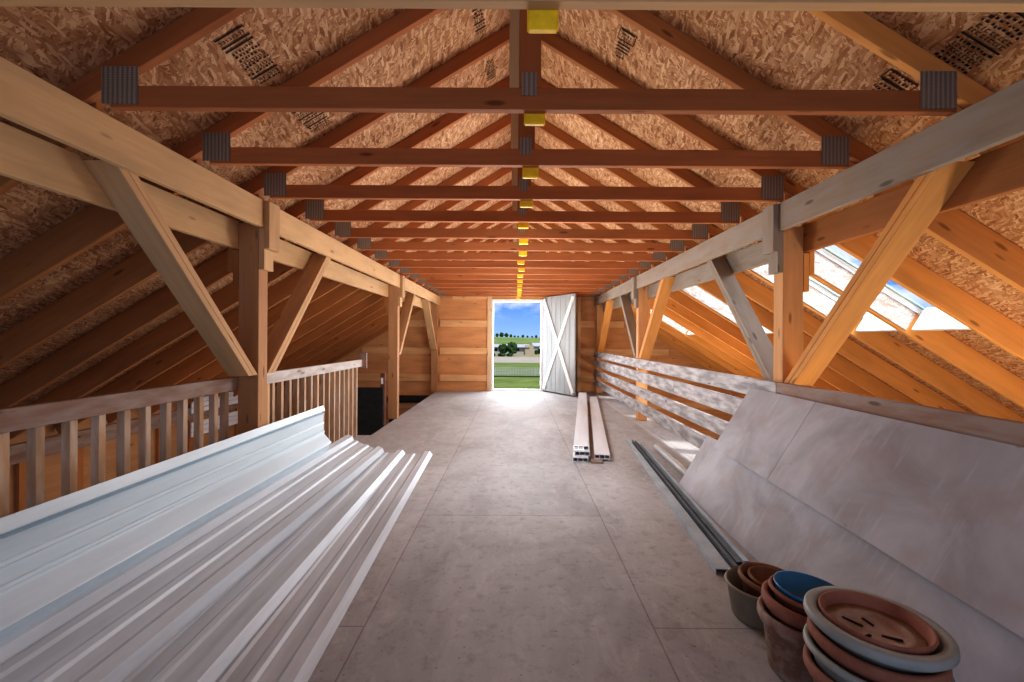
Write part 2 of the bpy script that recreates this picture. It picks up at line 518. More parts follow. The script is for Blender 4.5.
wallpoly([(DX0, DZ), (DX1, DZ), (DX1, roofz(DX1)), (CX, ZR), (DX0, roofz(DX0))])
wallpoly([(DX1, ZG), (EAVE, ZG), (EAVE, roofz(EAVE)), (DX1, roofz(DX1))])
bmesh.ops.recalc_face_normals(bm, faces=bm.faces)
wall_back = tag(link('wall_back', bm, W_PLYW), 'orange plywood end wall with horizontal girts around the doorway', 'wall', kind='structure')
for x0, x1 in ((-4.95, -1.92), (-1.74, -.65), (1.50, 1.81), (2.0, 4.95)):
    for zt in (EYE + 1.03, EYE + .40, EYE - .23, EYE - .85, -.25, -.9):
        xx0, xx1 = x0, x1
        lim = (roofz(0) - zt) / SL - .4
        if abs(x0) > lim and x0 < 0: xx0 = -lim
        if x1 > lim: xx1 = lim
        if xx1 - xx0 < .1: continue
        if zt < 0 and not (x0 < -4 or x1 > 4): continue
        box('girt', (xx0, YW - .04, zt - .15), (xx1, YW - .001, zt), W_GIRT, wall_back)
for x0, x1 in ((-.645, -.545), (1.415, 1.495)):
    box('door_stud', (x0, YW - .06, 0.001), (x1, YW - .001, EYE + 1.0), W_STUD, wall_back)
box('header_board', (-.645, YW - .05, EYE + .90), (1.5, YW - .001, EYE + 1.06), W_ORANGE, wall_back)
# white casing lining the doorway
tr = empty('trim_1', (DX0, YW, 0), 'white vinyl casing lining the loft doorway', 'door casing', kind='structure')
box('jamb', (DX0 - .02, YW - .06, 0), (DX0 + .022, YW + .09, DZ), TRIMW, tr)
box('jamb', (DX1 - .022, YW - .02, 0), (DX1 + .03, YW + .09, DZ), TRIMW, tr)
box('head', (DX0 - .02, YW - .05, DZ - .025), (DX1 + .03, YW + .09, DZ + .03), TRIMW, tr)
box('threshold', (DX0 - .02, YW - .04, 0.001), (DX1 + .03, YW + .1, .035), TRIMW, tr)

# the open door leaf
HX, HY, FX, FY = .635, YW - .06, 1.235, 9.52
dr = empty('door_1', (HX, HY, 0), 'whitewashed board door with a white X brace swung open into the loft', 'door', kind='structure')
d2 = V((FX - HX, FY - HY, 0)); DL = d2.length; d2.normalize(); nn = V((-d2.y, d2.x, 0))
if nn.x > 0: nn = -nn           # towards the camera side
n_b = 7; z0, z1 = .03, EYE + .93
bm = NB()
for i in range(n_b):
    a = DL * i / n_b + .004; b_ = DL * (i + 1) / n_b - .004
    add_board(bm, V((HX, HY, z0)) + d2 * (a + b_) / 2, V((HX, HY, z1)) + d2 * (a + b_) / 2, .02, b_ - a, tuple(d2), .003)
add_board(bm, V((HX, HY, (z0 + z1) / 2)) - nn * .012, V((HX, HY, (z0 + z1) / 2)) + d2 * DL - nn * .012, .01, z1 - z0, (0, 0, 1), 0)
boards = link('door_boards', bm, DOORB, dr)
for a, b_, k in (((0.05, z0 + .05), (DL - .05, z1 - .05), .018), ((0.05, z1 - .05), (DL - .05, z0 + .05), .020)):
    q0 = V((HX, HY, a[1])) + d2 * a[0] + nn * (.010 + k / 2); q1 = V((HX, HY, b_[1])) + d2 * b_[0] + nn * (.010 + k / 2)
    board('cross_brace', q0, q1, k, .085, WHITE, boards, up=(0, 0, 1))

# ------------------------------------------------------------------ low side walls of the lean-tos
for sg, nm, lb in ((-1, 'wall_left', 'low plywood eave wall beyond the left railing'), (1, 'wall_right', 'low plywood eave wall under the right slope')):
    x = sg * EAVE
    bm = NB(); add_box(bm, (min(x, x + sg * .06), YB, ZG), (max(x, x + sg * .06), YW, roofz(x) - .05), 0)
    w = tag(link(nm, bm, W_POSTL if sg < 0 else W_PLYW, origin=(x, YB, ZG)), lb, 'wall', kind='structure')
    zt = roofz(x - sg * .05) - .23
    box('wall_plate', (min(x - sg * .05, x - sg * .002), YB, zt - .19), (max(x - sg * .05, x - sg * .002), YW - .002, zt), W_RAIL if sg < 0 else W_PALE, w)
    for j, y in enumerate([1.0 + .6 * i for i in range(16)]):
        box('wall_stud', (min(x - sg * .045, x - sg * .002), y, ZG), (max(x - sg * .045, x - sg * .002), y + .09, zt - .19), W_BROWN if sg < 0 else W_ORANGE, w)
    if sg < 0:
        for za, zb in ((.03, .26), (-.33, -.10)):
            bm = NB()
            for i in range(3): add_box(bm, (x + .06, 7.0, za + (zb - za) * i / 3 + .006), (x + .085, 8.9, za + (zb - za) * (i + 1) / 3), .003)
            link('siding_strip', bm, TRIMW, w)['label'] = 'white siding strip'

# ------------------------------------------------------------------ trusses
def truss(k):
    y = TY[k]
    n = k + 1
    t = empty('roof_truss', (CX, y, EYE + .94), 'brown timber roof truss with yellow tab at its centre, %s counting from the camera' % ORD[n] if k else
              'roof truss along the top edge of the photo, only its pale underside showing', 'roof truss', 'roof trusses')
    zc = EYE + .94
    rr = random.Random(k)
    board('bottom_chord', (CX - 1.72, y + .019, zc + .0445), (CX + 1.76, y + .019, zc + .0445), .038, .089, W_CHORD if k else W_POST, t)  # first chord painted paler, for light bounced up from the floor
    for sg in (-1, 1):
        x0, x1 = CX + sg * .0, CX + sg * 1.95
        dz = .0445 / math.cos(TH)
        p0 = V((x0 + sg * .001, y + .019, ZR - dz - .003)); p1 = V((x1, y + .019, roofz(x1) - dz - .003))
        cut = -sg * 0
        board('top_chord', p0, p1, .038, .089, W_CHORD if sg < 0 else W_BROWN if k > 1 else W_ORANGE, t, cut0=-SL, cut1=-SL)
        xc = CX + sg * 1.68
        box('gang_plate', (xc - .075, y - .004, zc + .012), (xc + .075, y - .0005, zc + .165), GANG, t, 0)
    box('king_post', (CX - .040, y, zc + .09), (CX + .049, y + .038, ZR - .10), W_CHORD, t)
    box('king_post_brace', (CX - .082, y + .002, zc + .0895), (CX - .0405, y + .05, ZR - .16), W_POST, t)
    box('gang_plate', (CX - .03, y - .004, zc + .055), (CX + .03, y - .0005, zc + .15), GANG, t, 0)
    h = .046 + rr.uniform(-.008, .008)
    xo = .02 + rr.uniform(-.012, .008)
    bm = NB()
    add_box(bm, (CX + xo - .045, y + .0385, zc - h), (CX + xo + .045, y + .068, zc + .06), .006)
    link('marker_tab', bm, YELLOW, t)['label'] = 'yellow painted tab'
    return t
for k in range(16): truss(k)

# ------------------------------------------------------------------ side rafters
def side_rafter(sg, k):
    y = TY[k]
    x0 = -1.766 if sg < 0 else 1.836; x1 = sg * (EAVE - .01)
    dz = .092 / math.cos(TH) + .003
    p0 = (x0, y + .0585, roofz(x0) - dz); p1 = (x1, y + .0585, roofz(x1) - dz)
    side = 'left' if sg < 0 else 'right'
    lit = {4: ', sunlit under the first skylight', 5: ', sunlit under the second skylight', 8: ', sunlit under the third skylight', 12: ', sunlit under the farthest skylight'}
    lab = ('%s rafter on the %s slope%s, %s counting from the camera' % ('dark brown' if sg < 0 else 'orange', side, lit.get(k, '') if sg > 0 else '', ORD[k]))
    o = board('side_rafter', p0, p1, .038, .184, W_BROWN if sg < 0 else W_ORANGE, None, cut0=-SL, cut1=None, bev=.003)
    tag(o, lab, 'rafter', 'side rafters on the %s slope' % side)
for sg in (-1, 1):
    for k in range(1, 16): side_rafter(sg, k)

# ------------------------------------------------------------------ posts, beams, braces
PN = ['nearest', 'middle', 'farthest']
for sg in (-1, 1):
    side = 'left' if sg < 0 else 'right'
    xa = XL if sg < 0 else XR                # aisle face
    xo = xa + sg * PW                        # outer face
    wm = W_POST
    zt = EYE + .93
    pt = EYE + .775
    for i, (y0, y1) in enumerate(PYS):
        t = empty('timber_post', ((xa + xo) / 2, y0, 0), '%s square timber post holding the beams on the %s side of the aisle' % (['nearest', 'second', 'farthest'][i], side), 'post', 'aisle posts')
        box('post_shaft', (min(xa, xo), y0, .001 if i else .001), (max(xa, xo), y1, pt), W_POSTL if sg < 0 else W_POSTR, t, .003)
        if i < 2:
            yc = (y0 + y1) / 2
            # scab plate over the beam joint, support block below it, hanging block outside
            a = xa - sg * .0385
            box('splice_plate', (min(a, a - sg * .038), yc - .07, EYE + .60), (max(a, a - sg * .038), yc + .07, zt - .005), W_POST if sg < 0 else W_GREY, t)
            box('support_block', (min(xa - sg * .0005, xa - sg * .038), yc - .06, EYE + .46), (max(xa - sg * .0005, xa - sg * .038), yc + .06, EYE + .742), W_PALE if sg < 0 else W_GREY, t)
            b0 = xo + sg * .0385
            box('outer_block', (min(b0, b0 + sg * .036), yc - .06, EYE + .44), (max(b0, b0 + sg * .036), yc + .06, EYE + .73), W_BROWN if sg < 0 else W_ORANGE, t)
            box('outer_block', (min(xo + sg * .0005, xo + sg * .038), yc - .06, EYE + .33), (max(xo + sg * .0005, xo + sg * .038), yc + .06, EYE + .594), W_BROWN if sg < 0 else W_ORANGE, t)
    ye = [YB, (PYS[0][0] + PYS[0][1]) / 2, (PYS[1][0] + PYS[1][1]) / 2, YW - .05]
    for i in range(3):
        q = ['near', 'middle', 'far'][i]
        o = board('beam', (xa - sg * .019, ye[i] + .002, EYE + .8365), (xa - sg * .019, ye[i + 1] - .002, EYE + .8365), .037, .187, W_PALE if sg < 0 else W_GREY)
        tag(o, '%s aisle-side beam plank on the %s posts, %s' % ('pale' if sg < 0 else 'greyish', side, ['before the nearest post', 'between the nearest and second posts', 'past the second post'][i]), 'beam', 'aisle beams', kind='thing')
        o = board('beam', (xo + sg * .019, ye[i] + .002, EYE + .693), (xo + sg * .019, ye[i + 1] - .002, EYE + .693), .037, .187, (W_PALE if sg < 0 else (W_BROWN if i < 1 else W_GREY)))
        tag(o, '%s lower beam plank outside the %s posts, %s' % ('pale brown' if sg < 0 else 'reddish', side, ['before the nearest post', 'between the nearest and second posts', 'past the second post'][i]), 'beam', 'aisle beams', kind='thing')
    # knee braces: (post index, direction)
    br = [(0, -1), (0, 1), (1, 1), (2, -1)] if sg < 0 else [(0, -1), (0, 1), (1, -1), (1, 1), (2, -1)]
    for i, d in br:
        y = PYS[i][0] if d < 0 else PYS[i][1]
        zb = EYE - .30
        t = empty('knee_brace', ((xa + xo) / 2, y, zb), 'double plank knee brace rising %s from the %s %s post' % ('towards the camera' if d < 0 else 'away from the camera', ['nearest', 'second', 'farthest'][i], side), 'brace', 'knee braces')
        nrm = V((0, d, -1)).normalized()       # underside direction
        for j in (0, 1):
            c = (xa + xo) / 2
            off = -.0195 + .039 * j
            # centre line; the lower end butts the post
            up_ = V((0, -d, 1)).normalized(); zc_ = EYE - (.262 if sg < 0 else .30)
            s0 = V((c, y + d * .0565, zc_)) + up_ * off + V((0, d, 1)) * (-off * .7071); s1 = V((c, y + d * (.0565 + (1.03 if sg < 0 else 1.07)), zc_ + (1.03 if sg < 0 else 1.07))) + up_ * off + V((0, d, 1)) * (-off * .7071)
            board('plank', s0, s1, PW, .0375, (W_POST if sg < 0 else (W_ORANGE if d < 0 else W_GREY)), t, up=tuple(-nrm), cut0=-1.0, cut1=-1.0)

# ------------------------------------------------------------------ left railing (two spans)
def railing(y0, y1, ys, label, zlow):
    t = empty('railing', (-1.90, y0, 0), label, 'railing', 'loft railings')
    board('top_rail', (-1.9205, y0, .8985), (-1.9205, y1, .8985), .038, .089, W_RAIL if y0 < 3 else W_RAILP, t)
    for y in ys: box('baluster', (-1.979, y, zlow), (-1.940, y + .038, .93), W_BAL, t, .002)
    return t
ys = [.9 + .137 * i for i in range(0)] + [1.463, 1.60, 1.73, 1.862, 2.005, 2.145, 2.285, 2.415, 2.56, 2.69, 2.83, 2.97, 3.08]
railing(.6, 3.148, ys, 'weathered timber railing with square balusters in front of the nearest left post', -.2)
ys2 = [3.40 + .139 * i for i in range(17)]
t2 = railing(3.268, 5.70, ys2, 'pale timber railing with close balusters between the nearest left post and the stair opening', -.2)
box('newel', (-1.90, 3.267, .001), (-1.76, 3.30, .88), W_PALE, t2)
box('return_rail', (-2.10, 5.702, .855), (-1.90, 5.74, .944), W_BROWN, t2)
box('end_stop', (-1.955, 5.742, .83), (-1.86, 5.78, 1.02), W_RAIL, t2)
# stairwell things
o = box('rubber_board', (-2.60, 6.30, ZG), (-1.81, 6.33, .53), BLACKB, None, .004)
tag(o, 'black rubber board standing in the stair opening beside the middle left post', 'board')
t = empty('upright_stud', (-1.86, 6.37, ZG), 'dark red upright stud with a white scrap beside the black board', 'stud')
box('stud_shaft', (-1.86, 6.345, ZG), (-1.80, 6.385, .72), REDW, t)
box('paper_scrap', (-1.85, 6.339, .575), (-1.822, 6.3445, .66), WHITE, t, 0)
bm = NB()
bmesh.ops.create_cone(bm, cap_ends=True, segments=20, radius1=.085, radius2=.085, depth=1.0, matrix=Matrix.Translation((-2.35, 10.3, -.16)) @ Matrix.Rotation(math.pi / 2, 4, 'Y'))
bmesh.ops.create_cone(bm, cap_ends=False, segments=20, radius1=.05, radius2=.05, depth=1.02, matrix=Matrix.Translation((-2.35, 10.3, -.16)) @ Matrix.Rotation(math.pi / 2, 4, 'Y'))
add_box(bm, (-2.8, 10.24, ZG), (-2.7, 10.36, -.235), .003); add_box(bm, (-2.0, 10.24, ZG), (-1.9, 10.36, -.235), .003)
tag(link('dark_gap_roll', bm, BLACKB, origin=(-2.35, 10.3, -.24)), 'black roll shape put in for the dark gap below floor level by the end wall at left', 'roll')  # black cylinder added in place of the dark gap by the wall

# ------------------------------------------------------------------ right board fence and near rail
XF = XR - .0205
t = empty('board_fence', (XF, 3.16, 0), 'grey weathered four-board guard fence along the far right posts', 'fence')
for zt, h in ((.925, .13), (.745, .15), (.515, .135), (.30, .145)):
    for a, b in (((3.16, 6.90), (6.904, 10.5)) if zt not in (.745,) else ((3.16, 5.2), (5.204, 6.90), (6.904, 10.5))):
        board('fence_board', (XF, a, zt - h / 2), (XF, b, zt - h / 2), .038, h, W_GREYD, t)
t = empty('guard_rail', (XF, -.8, 0), 'brown plank rail above the leaning sheets in front of the nearest right post', 'rail')
board('top_board', (XF, -.8, .882), (XF, 3.156, .882), .038, .095, W_RAIL, t)
board('lower_board', (XF, -.8, .35), (XF, 3.156, .35), .038, .14, W_RAIL, t)

# ------------------------------------------------------------------ leaning plywood sheets
def slab(name, pts, thick, label, group):
    """pts: four corners (far bottom, near bottom, near top, far top); thickness behind"""
    bm = NB(); uv = bm.loops.layers.uv[0]
    a = [V(p) for p in pts]
    n = (a[1] - a[0]).cross(a[3] - a[0]).normalized()
    if n.x > 0: n = -n
    N = 12
    grid = {}
    for k in (0, 1):
        for i in range(N + 1):
            for j in range(5):
                u, v = i / N, j / 4
                p = a[0].lerp(a[1], u).lerp(a[3].lerp(a[2], u), v)
                grid[k, i, j] = bm.verts.new(p - n * thick * k)
    L = (a[1] - a[0]).length; H = (a[3] - a[0]).length
    def f(v, q):
        fc = bm.faces.new(v)
        for l, x in zip(fc.loops, q): l[uv].uv = x
    for i in range(N):
        for j in range(4):
            q = [(x * L / N + a[0].y, y * H / 4 + a[0].z) for x, y in ((i, j), (i + 1, j), (i + 1, j + 1), (i, j + 1))]
            for k in (0, 1): f([grid[k, i, j], grid[k, i + 1, j], grid[k, i + 1, j + 1], grid[k, i, j + 1]], q)
    for i in range(N):
        for j in (0, 4): f([grid[0, i, j], grid[0, i + 1, j], grid[1, i + 1, j], grid[1, i, j]], [(0, 0), (.1, 0), (.1, .01), (0, .01)])
    for j in range(4):
        for i in (0, N): f([grid[0, i, j], grid[0, i, j + 1], grid[1, i, j + 1], grid[1, i, j]], [(0, 0), (.1, 0), (.1, .01), (0, .01)])
    bmesh.ops.recalc_face_normals(bm, faces=bm.faces)
    o = link(name, bm, PANEL, origin=pts[0])
    tag(o, label, 'sheet', group)
    return o
sx = lambda y: 1.468 + (y - .4) * (1.498 - 1.468) / 3.07       # seam line x
sz = lambda y: .335 + (y - .4) * .075 / 3.07
xt = XF - .034
slab('plywood_sheet', [(sx(3.47), 3.47, sz(3.47)), (sx(2.72), 2.72, sz(2.72)), (xt, 2.72, .852), (xt, 3.47, .856)], .012, 'short grey plywood sheet leaning on the rail beside the board fence', 'leaning plywood sheets')
slab('plywood_sheet', [(sx(2.717), 2.717, sz(2.717)), (sx(.3), .3, sz(.3)), (xt, .3, .844), (xt, 2.717, .852)], .012, 'long grey plywood sheet leaning on the rail above the flower pots', 'leaning plywood sheets')
slab('plywood_sheet', [(1.345, 3.80, .004), (1.325, .3, .004), (1.60, .3, .44), (1.592, 3.80, .425)], .012, 'lower grey plywood sheet standing on the floor behind the flower pots', 'leaning plywood sheets')

# ------------------------------------------------------------------ ribbed metal sheets at left
def ribbed(name, prof, y0, y1, mat, label, skew=0.0, thick=.0025):
    """prof: list of (x, z) across; extruded along y, skew = dx per metre"""
    bm = NB(); uv = bm.loops.layers.uv[0]
    d = [0]
    for a, b in zip(prof, prof[1:]): d.append(d[-1] + math.hypot(b[0] - a[0], b[1] - a[1]))
    NY = 10
    rows = []
    for j in range(NY + 1):
        y = y0 + (y1 - y0) * j / NY
        rows.append([bm.verts.new((x + skew * (y - y0), y, z)) for x, z in prof])
    for j in range(NY):
        for i in range(len(prof) - 1):
            f = bm.faces.new((rows[j][i], rows[j][i + 1], rows[j + 1][i + 1], rows[j + 1][i]))
            ya, yb = y0 + (y1 - y0) * j / NY, y0 + (y1 - y0) * (j + 1) / NY
            for l, q in zip(f.loops, ((ya, d[i]), (ya, d[i + 1]), (yb, d[i + 1]), (yb, d[i]))): l[uv].uv = q
    bmesh.ops.recalc_face_normals(bm, faces=bm.faces)
    if sum(f.normal.z + f.normal.x for f in bm.faces) < 0: bmesh.ops.reverse_faces(bm, faces=bm.faces)
    bmesh.ops.solidify(bm, geom=list(bm.faces), thickness=thick)
    o = link(name, bm, mat, origin=(prof[0][0], y0, 0))
    return tag(o, label, 'roofing sheet', 'ribbed metal sheets')
def prof_flat(p, q, majors, minors, mh=.034, mw=.11, tw=.05, sh=.008):
    """profile from p to q with major ribs and minor ridges at fractions; heights along the normal"""
    p, q = V((p[0], 0, p[1])), V((q[0], 0, q[1]))
    d = q - p; L = d.length; d.normalize(); n = V((-d.z, 0, d.x))
    if n.z < 0: n = -n
    if n.z < .05 and n.x < 0: n = -n
    ev = []
    for m in majors: ev += [(m * L - mw / 2, 0), (m * L - tw / 2, mh), (m * L + tw / 2, mh), (m * L + mw / 2, 0)]
    for m in minors: ev += [(m * L - .026, 0), (m * L - .012, sh), (m * L + .012, sh), (m * L + .026, 0)]
    ev.sort()
    pts = [(0, ev[0][1] if ev[0][0] <= 0 else 0)] + [e for e in ev if 0 < e[0] < L] + [(L, 0)]
    return [((p + d * s + n * h).x, (p + d * s + n * h).z) for s, h in pts]
ribbed('metal_sheet', prof_flat((-1.13, .010), (-.679, .006), [.877], [.308, .55]), .5, 4.78, MS_DUST,
       'dusty ribbed metal sheet on the floor, nearest the aisle', skew=-.0410)
ribbed('metal_sheet', prof_flat((-1.47, .029), (-1.0, .0235), [.877], [.329, .57]), .5, 4.75, MS_DUST2,
       'dusty ribbed metal sheet on the floor, second from the aisle', skew=-.0300)
ribbed('metal_sheet', prof_flat((-1.752, .200), (-1.335, .040), [.12, .86], [.30, .56]), .5, 4.72, MS_DUST2,
       'ribbed metal sheet tilted up between the flat sheets and the upright sheet', skew=0)
ribbed('metal_sheet', [(-1.752, .545), (-1.752, .575), (-1.746, .598), (-1.738, .600), (-1.722, .556), (-1.722, .551), (-1.757, .546), (-1.757, .536), (-1.728, .531), (-1.734, .515), (-1.738, .455), (-1.731, .450), (-1.728, .438), (-1.735, .430), (-1.733, .375), (-1.726, .371), (-1.723, .359),
       (-1.730, .352), (-1.727, .340), (-1.664, .268), (-1.660, .262), (-1.668, .256), (-1.705, .196)], .5, 4.17, MS_CLEAN,
       'clean white ribbed metal sheet standing upright against the left railing')

# ------------------------------------------------------------------ white vinyl rails
def tube_rail(p0, ang, L, w, h, label):
    bm = NB()
    d = V((math.sin(ang), math.cos(ang), 0)); s = V((d.y, -d.x, 0))
    p0 = V(p0)
    root = empty('vinyl_rail', p0, label, 'rail', 'white vinyl rails')
    th = .006
    for off, zz, ww, hh in ((0, th / 2, w, th), (0, h - th / 2, w, th), (-(w - th) / 2, h / 2, th, h - 2 * th), ((w - th) / 2, h / 2, th, h - 2 * th), (-w * .17, h / 2, th, h - 2 * th), (w * .17, h / 2, th, h - 2 * th)):
        q = p0 + s * off + V((0, 0, zz))
        add_board(bm, q, q + d * L, ww, hh, (0, 0, 1), 0)
    shell = link('rail_shell', bm, VINYL, root)
    bm = NB(); q = p0 + V((0, 0, h / 2)) + d * .12
    add_board(bm, q, q + d * .02, w - 2 * th, h - 2 * th, (0, 0, 1), 0)  # dark plate set inside stands in for the shade in the tube
    link('shade_plug', bm, DARKIN, shell)['label'] = 'dark plug for the shade inside'
    return root
AN = .148
tube_rail((.645, 4.52, .002), AN, 4.6, .15, .046, 'white hollow vinyl rail at the bottom of the three-high pile')
tube_rail((.672, 4.58, .049), AN, 4.6, .15, .046, 'white hollow vinyl rail in the middle of the three-high pile')
tube_rail((.665, 4.62, .096), AN, 4.6, .15, .046, 'white hollow vinyl rail on top of the three-high pile')
tube_rail((.865, 4.55, .026), AN, 4.6, .15, .046, 'white hollow vinyl rail lying alone at the right of the pile')
tag(board('wood_scrap', (.80, 4.48, .013), (1.40, 8.6, .013), .115, .022, W_RAIL), 'flat brown board under the lone white vinyl rail', 'board')

# ------------------------------------------------------------------ steel trims and conduit on the floor at right
def trim(far, near, w0, w1, h, mat, label, lip=.02):
    bm = NB()
    f, n = V(far), V(near)
    d = (n - f).normalized(); s = V((-d.y, d.x, 0))
    if s.x < 0: s = -s
    def prof(c, w): return [c - s * w / 2, c - s * w / 2 + V((0, 0, h)), c + s * (w / 2 - lip) + V((0, 0, h * 1.0)), c + s * w / 2 + V((0, 0, h * .25))]
    A = [bm.verts.new(p) for p in prof(f, w0)]; B = [bm.verts.new(p) for p in prof(n, w1)]
    for i in range(3): bm.faces.new((A[i], A[i + 1], B[i + 1], B[i]))
    bmesh.ops.recalc_face_normals(bm, faces=bm.faces)
    bmesh.ops.solidify(bm, geom=list(bm.faces), thickness=.003)
    o = link('steel_trim', bm, mat, origin=(f.x, f.y, 0))
    tag(o, label, 'trim', 'steel trims on the floor', kind='thing')
trim((1.345, 5.45, .002), (1.095, 2.38, .002), .05, .10, .028, STEELB, 'pale blue steel trim nearest the aisle in the bundle beside the sheets')
trim((1.385, 5.40, .002), (1.163, 2.40, .002), .016, .030, .034, STEELD, 'dark steel trim second from the aisle in the bundle', .008)
trim((1.407, 5.35, .002), (1.198, 2.44, .002), .016, .034, .038, STEELD, 'dark steel trim third from the aisle in the bundle', .008)
trim((1.430, 5.20, .002), (1.238, 2.44, .002), .016, .040, .042, STEELB, 'blue-grey steel trim against the leaning sheets', .010)
bm = NB()
def add_tube(bm, a, b, r, seg=14):
    a, b = V(a), V(b); d = b - a
    bmesh.ops.create_cone(bm, cap_ends=False, segments=seg, radius1=r, radius2=r, depth=d.length, matrix=Matrix.Translation((a + b) / 2) @ d.to_track_quat('Z', 'Y').to_matrix().to_4x4())
add_tube(bm, (1.555, 5.05, .036), (1.475, 3.3, .036), .034); 
bmesh.ops.solidify(bm, geom=list(bm.faces), thickness=.004)
for f in bm.faces: f.smooth = True
tag(link('conduit_pipe', bm, PIPE, origin=(1.555, 5.05, 0)), 'grey conduit pipe on the floor poking out from under the sheets', 'pipe')
# ------------------------------------------------------------------ flower pots
def lathe(bm, prof, cx, cy, cz, tilt=(0, 0), seg=56, wob=0):
    """prof: (r, z) closed list from outer bottom centre up and back down the inside"""
    rings = []
    R = Matrix.Rotation(tilt[0], 3, 'X') @ Matrix.Rotation(tilt[1], 3, 'Y')
    for r, z in prof:
        if r < 1e-5: rings.append([bm.verts.new(R @ V((0, 0, z)) + V((cx, cy, cz)))])
        else: rings.append([bm.verts.new(R @ V((r * (1 + wob * math.sin(3 * a)) * math.cos(a), r * math.sin(a), z)) + V((cx, cy, cz))) for a in [2 * math.pi * i / seg for i in range(seg)]])
    for a, b in zip(rings, rings[1:]):
        if len(a) == 1 and len(b) == 1: continue
        for i in range(seg):
            j = (i + 1) % seg
            if len(a) == 1: bm.faces.new((a[0], b[j], b[i]))
            elif len(b) == 1: bm.faces.new((a[i], a[j], b[0]))
            else: bm.faces.new((a[i], a[j], b[j], b[i]))
    for f in bm.faces: f.smooth = True
    bmesh.ops.recalc_face_normals(bm, faces=bm.faces)
def pot_profile(rb, rt, h, rim_h=.035, rim_o=.012, th=.009):
    r1 = rt - rim_o
    zr = h - rim_h
    ri = lambda z: rb + (r1 - rb) * z / h
    return [(0, 0), (rb - .006, 0), (rb, .006), (ri(zr), zr), (ri(zr) + rim_o * .9, zr + .004), (rt + .002, zr + rim_h * .5), (rt, h - .005), (rt - .006, h),
            (rt - rim_o - .004, h - .002), (r1 - th, h - .012), (rb - th, .012), (0, .012)]
def pot(name, cx, cy, cz, rb, rt, h, mat, label, tilt=(0, 0), parent=None, cat='pot', wob=0, **k):
    bm = NB()
    lathe(bm, pot_profile(rb, rt, h, **k), cx, cy, cz, tilt, wob=wob)
    o = link(name, bm, mat, origin=(cx, cy, cz))
    return tag(o, label, cat, 'nested flower pots')
# pile at the back (small tan pot)
ax, ay = 1.094, 2.03
pot('flower_pot', ax, ay, .001, .122, .150, .148, P_TAN, 'tan plastic pot standing on the floor at the end of the steel trims', rim_h=.018, rim_o=.006)
pot('flower_pot', ax + .028, ay - .003, .050, .095, .132, .125, P_BROWN, 'brown clay pot nested inside the tan plastic pot', tilt=(.05, .08), rim_h=.03, rim_o=.008)
pot('flower_pot', ax + .045, ay - .0, .085, .08, .106, .085, P_BROWN, 'small brown pot nested innermost in the tan pile', tilt=(.05, .10), rim_h=.02, rim_o=.006)
# middle pile (blue bowl)
bx_, by_ = 1.066, 1.69
pot('flower_pot', bx_, by_, .001, .115, .152, .218, P_DIRTY, 'limescale-streaked terracotta pot under the blue bowl', rim_h=.05, rim_o=.012)
pot('flower_pot', bx_ + .004, by_ - .002, .088, .10, .150, .185, P_TERRAP, 'terracotta pot with pale rim nested in the streaked pot', tilt=(.02, .04), rim_h=.055, rim_o=.014)
pot('flower_pot', bx_ + .014, by_ + .002, .185, .09, .133, .112, P_TERRA, 'terracotta pot with thin lip just under the blue bowl', tilt=(.02, .07), rim_h=.022, rim_o=.006)
bm = NB()
lathe(bm, [(0, 0), (.075, 0), (.105, .026), (.122, .076), (.123, .080), (.118, .080), (.10, .030), (.07, .008), (0, .008)], bx_ + .020, by_ + .004, .225, (.03, .10))
tag(link('blue_bowl', bm, P_BLUE, origin=(bx_ + .020, by_, .225)), 'blue glazed bowl on top of the middle pot pile', 'bowl')
# front pile (grey rimmed planter)
cx_, cy_ = 1.085, 1.395
pot('flower_pot', cx_ - .008, cy_, .001, .118, .168, .225, P_TERRAP, 'pink terracotta pot at the bottom of the front pile', rim_h=.05, rim_o=.012)
pot('flower_pot', cx_ + .0, cy_ + .0, .080, .118, .180, .200, P_GREY, 'grey plastic planter beneath the topmost grey planter', tilt=(.02, .02), rim_h=.03, rim_o=.012)
pot('flower_pot', cx_ + .002, cy_ + .0, .165, .118, .171, .160, P_TERRA, 'terracotta pot between the two grey planters', tilt=(.02, .03), rim_h=.05, rim_o=.012)
pot('flower_pot', cx_ + .004, cy_ + .0, .222, .112, .184, .155, P_GREY, 'thick-rimmed grey planter on top of the front pile', tilt=(.02, .04), rim_h=.042, rim_o=.026)
s = empty('flower_pot', (cx_ + .006, cy_, .315), 'terracotta pot with slotted dusty base inside the top grey planter', 'pot', 'nested flower pots')
bm = NB()
R = (.02, .04)
lathe(bm, [(.108, -.02), (.136, .04), (.144, .062), (.141, .068), (.135, .066), (.122, .022), (.116, .012)], cx_ + .006, cy_, .315, R)
link('pot_wall', bm, P_TERRAP, s)
bm = NB()
lathe(bm, [(0, .030), (.078, .030), (.082, .035), (.099, .035), (.104, .030), (.122, .034), (.119, .020), (0, .018)], cx_ + .006, cy_, .315, R)
link('pot_base', bm, P_SAUC, s)['label'] = 'dusty pale base'
for (x, y, a, l) in ((-.045, .030, -1.0, .060), (.005, .030, -1.45, .038), (.02, -.045, -.45, .05), (-.05, -.04, .4, .03)):
    c = V((cx_ + .006 + x, cy_ + y, 3.470e-1 - x * .04 + y * .02)); dd = V((math.cos(a), math.sin(a), 0)) * l / 2
    board('drain_slot', c - dd, c + dd, .007, .004, DARKIN, s, bev=0)

